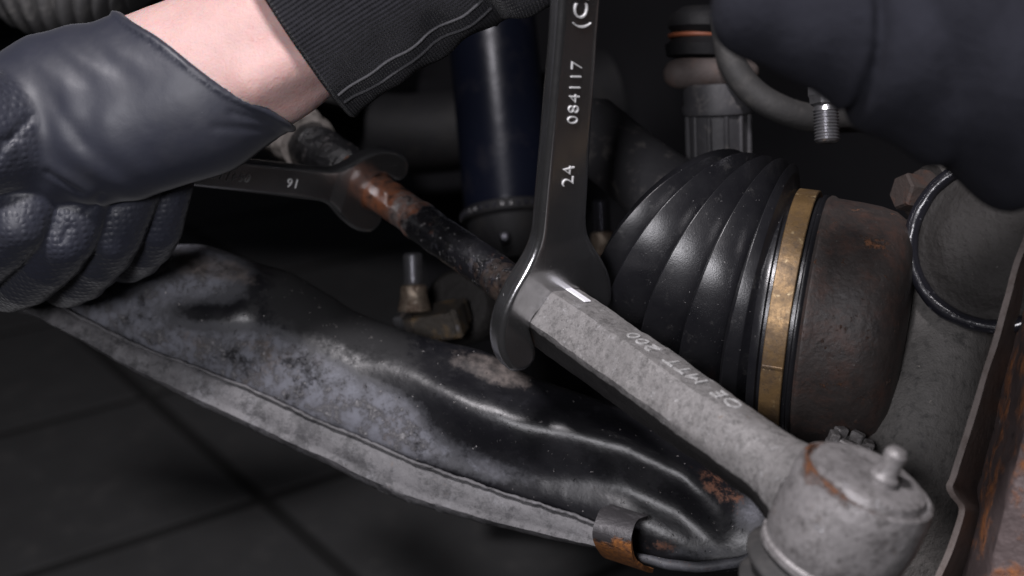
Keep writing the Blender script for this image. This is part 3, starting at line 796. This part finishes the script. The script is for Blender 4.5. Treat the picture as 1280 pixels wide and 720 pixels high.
ds = thing('dust_shield', 'thin brown brake dust shield with bent notched edge beside rusty disc', 'dust shield', P(1165, 720, .44))
SH = catmull([(1310, 190), (1283, 280), (1262, 350), (1240, 425), (1222, 485), (1203, 545), (1187, 592), (1181, 606), (1186, 618), (1197, 632), (1195, 650), (1185, 682), (1170, 720), (1150, 775)], 130)
rings = []
for (x, y) in SH:
    a = P(x, y, .432); b = P(x + 34, y + 4, .462); c = P(x + 30, y + 6, .54)
    n1 = nrm(np.cross(b - a, SH[-1][0] * 0 + (P(1165, 720, .432) - P(1283, 280, .432)))) * .0011
    rings.append(np.array([a, b, c, c + WD([.002, 0, 0]), b + WD([.002, 0, .0]), a + WD([.0018, 0, .001])]))
V, F = loft(rings); V = rough_up(V, .0008, 60)
obj('shield_plate', (V, F), 'shield_brown', ds, 35)
bd = thing('brake_disc', 'rust flaked brake disc rim behind the dust shield', 'brake disc', P(1230, 720, .42))
DX = nrm([.958, -.209, .20]); near = nrm(np.array([0, 0, 1.]) - DX * DX[2]); dc = C(1274, 560, .405) - near * .135
V, F = lathe(W(dc), WD(DX), [(.0, .05), (.0, .128), (.0005, .1342), (.0018, .135), (.012, .135), (.024, .135), (.0255, .1342), (.026, .128), (.026, .05)], 240)
V = rough_up(rough_up(V, .0012, 50), .0006, 160)
obj('disc_rim', (V, F), 'disc_rust', bd, 50)

# ------------------------------------------------------------------ parts in the dark behind
st = thing('strut', 'glossy dark blue strut tube in the shadow behind the wrenches', 'strut', P(645, 300, .70))
sa_, sb_ = P(600, -120, .72), P(637, 262, .69)
axs = nrm(sb_ - sa_); ls = float(np.linalg.norm(sb_ - sa_))
obj('strut_tube', lathe(sa_, axs, [(0, .0245), (ls - .004, .0245), (ls, .0238)], 64), 'strut_blue', st, 30)
col_ = obj('strut_collar', lathe(sb_, axs, [(-.001, .0245), (.0, .0265), (.005, .0265), (.007, .024), (.03, .021), (.033, .016)], 64), 'dark_paint', st, 30)
for q in range(40):
    a, u, v = frame(axs); an = q * 2 * math.pi / 40
    dd = math.cos(an) * u + math.sin(an) * v
    obj('collar_tooth', rbox(sb_ + a * .0025 + dd * .0266, dd, np.cross(a, dd), a, .0010, .0022, .0026, .0003), 'ring_black', col_)
sb2 = thing('small_bolt', 'small shiny bolt head under the dark strut tube', 'bolt', P(632, 304, .68))
obj('bolt_head', lathe(P(631, 297, .66), WD(nrm([-.1, .3, .95])), [(-.01, .0022), (0, .0030), (.002, .0030), (.003, .002), (.0033, .0006)], 24), 'zinc_dark', sb2, 30)

cm = thing('crossmember', 'dark painted steel crossmember in the shadow behind the inner tie rod', 'crossmember', P(480, 215, .84))
V, F = tube([P(330, 120, .90), P(430, 158, .86), P(520, 168, .84), P(640, 150, .84), P(760, 120, .86)], [.024, .028, .026, .026, .03], 24, 60)
V = rough_up(V, .004, 20); obj('beam', (V, F), 'dark_paint', cm, 60)
V, F = tube([P(405, 130, .80), P(412, 90, .80), P(425, 30, .80)], [.022, .021, .024], 24, 30); V = rough_up(V, .003, 30)
obj('mount', (V, F), 'dark_paint', cm, 60)

lk = thing('stabilizer_link', 'brown rounded lever with ribbed grey plastic sleeve above the boot', 'link', P(897, 200, .58))
V, F = sdf_mesh(lambda p: np.hypot(np.maximum(caps_sdf(p, [C(850, 90, .575), C(960, 92, .575)], [.0085, .0085]), -.02) + .002, 0) * 0 + caps_sdf(p * np.array([1, 1.15, 1]), [C(850, 92, .575) * np.array([1, 1.15, 1]), C(925, 91, .575) * np.array([1, 1.15, 1])], [.0078, .0085]),
                C(815, 125, .575) - np.array([0, 0, .012]), C(1010, 60, .575) + np.array([0, 0, .012]), .0012)
obj('lever', (W(V), F), 'link_brown', lk, 60)
tp = P(897, 104, .578); dn = nrm(P(899, 210, .585) - tp)
V, F = lathe(tp, dn, [(0, .0150), (.001, .0155), (.009, .0155), (.0105, .0162), (.0135, .0158), (.0145, .0140), (.042, .0135), (.043, .012)], 48)
sl = obj('sleeve_cap', (V, F), 'plastic_grey', lk, 40)
for q in range(12):
    a, u, v = frame(dn); an = q * math.pi / 6 + .2; dd = math.cos(an) * u + math.sin(an) * v
    obj('rib', rbox(tp + a * .028 + dd * .0141, dd, np.cross(a, dd), a, .0024, .0022, .028, .0006), 'plastic_grey', sl)
obj('upper_boot', lathe(P(880, 74, .585), WD(nrm([.03, 1, .1])), [(0, .010), (.001, .017), (.006, .018), (.010, .013), (.014, .017), (.019, .0165), (.023, .011), (.024, .004)], 40), 'dark_paint', lk, 50)
obj('orange_seal', torus(P(876, 46, .585), WD(nrm([.03, 1, .1])), .0140, .0011, 60, 10), 'orange_ring', lk, 60)

hs = obj('brake_hose', tube([P(905, 20, .56), P(914, 75, .56), P(938, 112, .56), (P(975, 136, .56)), P(1020, 148, .565), P(1085, 148, .575)], .0062, 20, 70), 'rubber_grey', None, 60)
hs['label'] = 'grey rubber brake hose curving behind the raised sleeve'; hs['category'] = 'hose'

def stud(name, label, top, bot, r, nut_len, nut_r, mt, mn, group, wash=True, hexn=True):
    """threaded stud: top -> thread -> nut at the far end"""
    ax = nrm(bot - top); L = float(np.linalg.norm(bot - top))
    o = thing(name, label, 'bolt', bot, group)
    pr = [(0, r * .70), (.0006, r * .86)]
    pitch = .00125; n = int((L - .001) / pitch)
    for i in range(n):
        s = .0008 + i * pitch
        pr += [(s, r * .88), (s + pitch * .5, r)]
    pr += [(L, r * .9)]
    obj('threaded_stud', lathe(top, ax, pr, 32), mt, o, 50)
    if nut_len:
        obj('nut', lathe(bot, ax, [(0, nut_r * .80), (.0008, nut_r * .93), (nut_len * .45, nut_r * .95), (nut_len * .55, nut_r * 1.02), (nut_len - .0008, nut_r * (1.0 if hexn else 1.18)), (nut_len, nut_r)], 6 if hexn else 32, ph=.4), mn, o, 28)
    return o
s1 = stud('threaded_bolt', 'shiny threaded bolt hanging below the raised dark sleeve', P(1034, 179, .50), P(1032, 132, .50), .0050, .0075, .0066, 'zinc', 'zinc', 'bolts around the suspension')
s2 = stud('threaded_bolt', 'threaded stud with corroded sleeve nut behind the control arm', P(515.5, 316, .600), P(517, 356, .600), .0047, .0130, .0068, 'zinc', 'nut_corroded', 'bolts around the suspension', hexn=False)
s3 = stud('threaded_bolt', 'dark threaded stud behind the upright wrench and rubber boot', P(751, 250, .64), P(753, 290, .64), .0046, .0130, .0064, 'zinc_dark', 'nut_corroded', 'bolts around the suspension', hexn=False)
br = thing('ball_joint_bracket', 'corroded metal bracket with dark bush under the threaded stud', 'bracket', P(540, 425, .605))
bx_, by_, bz_ = WD(nrm([.93, .16, .30])), WD(nrm([-.1, .94, .34])), None
bz_ = nrm(np.cross(bx_, by_)); by_ = np.cross(bz_, bx_)
V, F = rbox(P(541, 403, .607), bx_, by_, bz_, .032, .013, .022, .0015); obj('clamp_block', (V, F), 'bracket', br, 30)
obj('clamp_ear', rbox(P(505, 405, .596), bx_, by_, bz_, .005, .012, .014, .001), 'zinc', br, 30)
obj('clamp_rib', rbox(P(574, 400, .597), bx_, by_, bz_, .0035, .0145, .012, .001), 'bracket', br, 30)
V, F = lathe(P(583, 385, .635), WD(nrm([-.35, .1, .93])), [(-.02, .015), (0, .0185), (.010, .0185), (.013, .016), (.014, .008)], 48); obj('bush', (V, F), 'hub_dark', br, 40)
br2 = thing('bracket_plate', 'small corroded block under the dark stud behind the wrench', 'bracket', P(760, 345, .645))
obj('block', rbox(P(765, 338, .65), bx_, by_, bz_, .03, .012, .02, .0015), 'bracket', br2, 30)

rb = thing('rack_bellows', 'grey ribbed rubber steering rack bellows above the gloved hand', 'bellows', P(90, 45, .63))
rings = []
for i in range(260):
    f = i / 259
    ang = math.radians(-34 + 78 * f)
    pc = np.array([75 + 250 * math.sin(ang), -265 + 252 * math.cos(ang)])
    pr = (f * 13) % 1
    r = .0185 + .0068 * (math.sin(math.pi * pr) ** .45)
    c = C(pc[0], pc[1], .64)
    axc = np.array([math.cos(ang), -math.sin(ang), 0]); a, u, v = frame(axc, np.array([0, 0, 1]))
    t = np.arange(48) * 2 * np.pi / 48
    rings.append(W(c + r * (np.outer(np.cos(t), u) + np.outer(np.sin(t), v))))
obj('bellows_tube', loft(rings), 'bellows', rb, 70)
rc = tube([P(-60, -60, .62), P(-40, -30, .64)], .01, 12, 4)

# ------------------------------------------------------------------ person: gloved hand, wrist, sleeves
pe = thing('person', 'mechanic in black knit sleeves and dark nitrile glove turning a wrench', 'person', P(640, -200, .40))
ZS = .74; Z0 = -.462
def sq(p):
    q = np.array(p, float); q[..., 2] = Z0 + (q[..., 2] - Z0) / ZS; return q
ARM = [C(30, 165, .462), C(75, 150, .462), C(150, 138, .462), C(240, 108, .462), C(325, 62, .462), C(420, -5, .460), C(560, -110, .455)]
ARR = [.0250, .0283, .0293, .0298, .0268, .0280, .034]
def arm_sdf(p):
    return caps_sdf(sq(p), [sq(a) for a in ARM], ARR, .010) * .85
FING = [  # index .. little: px path from the hidden knuckle round to the tip
    ([C(20, 130, .515), C(-60, 250, .530), C(-52, 330, .490), C(8, 288, .455), C(36, 236, .456)], [.0110, .0110, .0110, .0104, .0098]),
    ([C(80, 130, .525), C(-5, 290, .545), C(6, 352, .508), C(66, 306, .468), C(98, 240, .464)], [.0112, .0112, .0114, .0113, .0106]),
    ([C(140, 130, .530), C(70, 290, .555), C(78, 348, .522), C(128, 302, .481), C(158, 232, .472)], [.0110, .0110, .0112, .0110, .0104]),
    ([C(200, 130, .530), C(150, 270, .560), C(150, 322, .535), C(186, 293, .494), C(207, 222, .482)], [.0100, .0100, .0098, .0094, .0086])]
def fing_sdf(p):
    out = None
    for pts, rr in FING:
        cp = catmull(np.column_stack([np.array(pts), rr]), 11)
        d = caps_sdf(p, cp[:, :3], cp[:, 3])
        out = d if out is None else smin(out, d, .0012)
    return out
TH = [C(34, 166, .458), C(-10, 165, .450), C(-60, 150, .440)]
def thumb_sdf(p):
    return caps_sdf(p, TH, [.0218, .0215, .0200])
def glove_sdf(p):
    d = smin(arm_sdf(p), thumb_sdf(p), .0022)
    d = smin(d, fing_sdf(p + np.array([0, 0, .005])), .0012)
    # stretched nitrile: a few soft folds
    x, y = p[:, 0], p[:, 1]
    w = .00035 * np.sin((x * .9 + y * .5) * 420 + 2 * np.sin(y * 160)) * np.exp(-((x + .150) / .02) ** 2)
    px_, py_ = 640 + FPX * x / .445, 360 - FPX * y / .445
    for (x0, y0, x1, y1, dep, wd) in ((0, 218, 48, 152, .0012, 4), (-10, 190, 40, 176, .0008, 5), (76, 128, 108, 180, .0005, 9), (60, 215, 92, 238, .0009, 4), (88, 262, 118, 240, .0006, 3), (60, 300, 70, 280, .0007, 3), (290, 142, 330, 150, .0006, 4), (270, 160, 335, 158, .0005, 5)):
        t = np.clip(((px_ - x0) * (x1 - x0) + (py_ - y0) * (y1 - y0)) / ((x1 - x0) ** 2 + (y1 - y0) ** 2), 0, 1)
        q = np.hypot(px_ - x0 - t * (x1 - x0), py_ - y0 - t * (y1 - y0))
        w = w + dep * np.exp(-(q / wd) ** 2) * (p[:, 2] > -.50)
    return d - .0009 + w
CUFF = catmull([(40, -80), (154, 18), (214, 58), (262, 96), (294, 119), (320, 131), (344, 141), (390, 172)], 40)
def cuff_d(x, y):
    best = np.full(len(x), 1e9); sg = np.ones(len(x))
    for (x0, y0), (x1, y1) in zip(CUFF[:-1], CUFF[1:]):
        dx, dy = x1 - x0, y1 - y0
        t = np.clip(((x - x0) * dx + (y - y0) * dy) / (dx * dx + dy * dy), 0, 1)
        q = np.hypot(x - x0 - t * dx, y - y0 - t * dy)
        m = q < best; best = np.where(m, q, best); sg = np.where(m, np.sign((x - x0) * dy - (y - y0) * dx), sg)
    return best * sg
def glove_cut(p):
    x, y = 640 + FPX * p[:, 0] / .455, 360 - FPX * p[:, 1] / .455      # cuff drawn in a plane across the wrist
    a, b = glove_sdf(p), cuff_d(x, y) / FPX * .455
    roll = np.hypot(a + .0004, b + .0016) - .0013                       # rolled bead at the rim
    return np.minimum(np.maximum(a, b), np.maximum(roll, b - .002))
V, fr = sdf_mesh(glove_cut, (-.245, -.012, -.575), (-.065, .118, -.395), .0012)
gv = np.clip(np.minimum(arm_sdf(V) - np.minimum(fing_sdf(V + np.array([0, 0, .005])), thumb_sdf(V)), .003) / .003, 0, 1)
gl = obj('glove', (W(V), fr), 'glove', pe, 0, attrs=dict(grip=gv))
def skin_sdf(p):
    d = arm_sdf(p) + .0004
    d = smin(d, caps_sdf(p, [C(318, 122, .470), C(360, 117, .474), C(412, 84, .478)], [.0052, .0050, .0060]), .0012)
    d = smin(d, caps_sdf(p, [C(316, 100, .447), C(400, 60, .447)], [.0085, .0080]), .006)
    return d
V, F = sdf_mesh(skin_sdf, (-.165, .040, -.51), (-.035, .150, -.41), .0013)
obj('forearm', (W(V), F), 'skin', pe, 0)

def sleeve(name, axis_pts, rad, zr, n, m, mat, folds=0.0, uvs=(1, .32), hem=True):
    q = catmull(np.column_stack([np.array(axis_pts), rad]), m); c, rr = q[:, :3], q[:, 3]
    T = np.gradient(c, axis=0); rings = []; uv = []
    for i in range(m):
        a, u, v = frame(T[i], np.array([0, 0, 1]))
        th = np.arange(n) * 2 * np.pi / n
        r = np.full(n, rr[i])
        r = r + folds * np.array([noise.noise(Vector((i * .09, 2.2 * math.cos(x), 2.2 * math.sin(x)))) for x in th])
        rings.append(c[i] + np.outer(np.cos(th) * r * zr, u) + np.outer(np.sin(th) * r, v))
        for x in th: uv.append((x / (2 * math.pi) * uvs[0], i / (m - 1) * uvs[1]))
    # turn the rim inwards so the cuff has a real edge
    inner = rings[0] * .94 + c[0] * .06; deep = (rings[3] - c[3]) * .90 + c[3]
    lip = (rings[0] + inner) / 2 - nrm(T[0]) * .0012
    R = [deep, inner, lip] + rings
    uv = [(k[0], -.2) for k in uv[:n]] + [(k[0], -.1) for k in uv[:n]] + [(k[0], -.03) for k in uv[:n]] + uv
    V, F = loft(R, caps=False)
    return V, F, uv, rings
AXS = [C(362, 22, .458), C(420, -16, .457), C(490, -60, .455), C(560, -104, .452)]
V, F, uv, rg_ = sleeve('cuff', AXS, [.0415, .0412, .0408, .0400], .80, 120, 60, 'knit', .0022)
cf = obj('knit_cuff', (W(V), F), 'knit', pe, 0, uv=uv)
# seam along the under side of the cuff
for ki in (20, 23):
    low = []
    for r in rg_[1::4]:
        cen = r.mean(0); low.append(r[ki] + nrm(r[ki] - cen) * .0003)
    V, F = tube(low, .00050, 8, 90)
    obj('seam_stitch', (W(V), F), 'thread', cf, 60)
AXT = [C(553, -104, .452), C(580, -118, .451), C(640, -145, .449), C(720, -185, .445), C(800, -230, .44)]
V, F, uv, _ = sleeve('sleeve', AXT, [.0410, .0435, .0450, .0460, .047], .82, 120, 60, 'knit', .004)
obj('sleeve', (W(V), F), 'knit', pe, 0, uv=uv)

# the other arm, raised across the upper right
DS = .335
SL = [C(966, -200, DS), C(964, 8, DS), C(1040, 16, DS), C(1120, 34, DS), C(1205, 38, DS), C(1300, 52, DS), C(1460, 60, DS)]
SR = np.array([.0165, .0160, .0203, .0285, .0385, .0450, .048]) * DS / .372
def sleeve_sdf(p):
    d = caps_sdf(p, SL, SR, .005)
    x, y = 640 + FPX * p[:, 0] / DS, 360 - FPX * p[:, 1] / DS
    d = d + .0030 * np.exp(-((x - 1066 - 6 * np.sin(y / 40)) / 7) ** 2)
    d = d + .0020 * np.exp(-((x - 1100 - .45 * np.maximum(y, -50)) / 16) ** 2) * np.clip((y + 60) / 60, 0, 1)
    d = d - .0022 * np.exp(-((x - 1150 - .40 * y) / 22) ** 2) - .0016 * np.exp(-((x - 1215 - .22 * y) / 20) ** 2)
    d = d + .0006 * np.sin(x / 19 + y / 33)
    return d
V, F = sdf_mesh(sleeve_sdf, (.045, -.005, -.40), (.190, .125, -.275), .0015)
obj('raised_sleeve', (W(V), F), 'jersey', pe, 0)
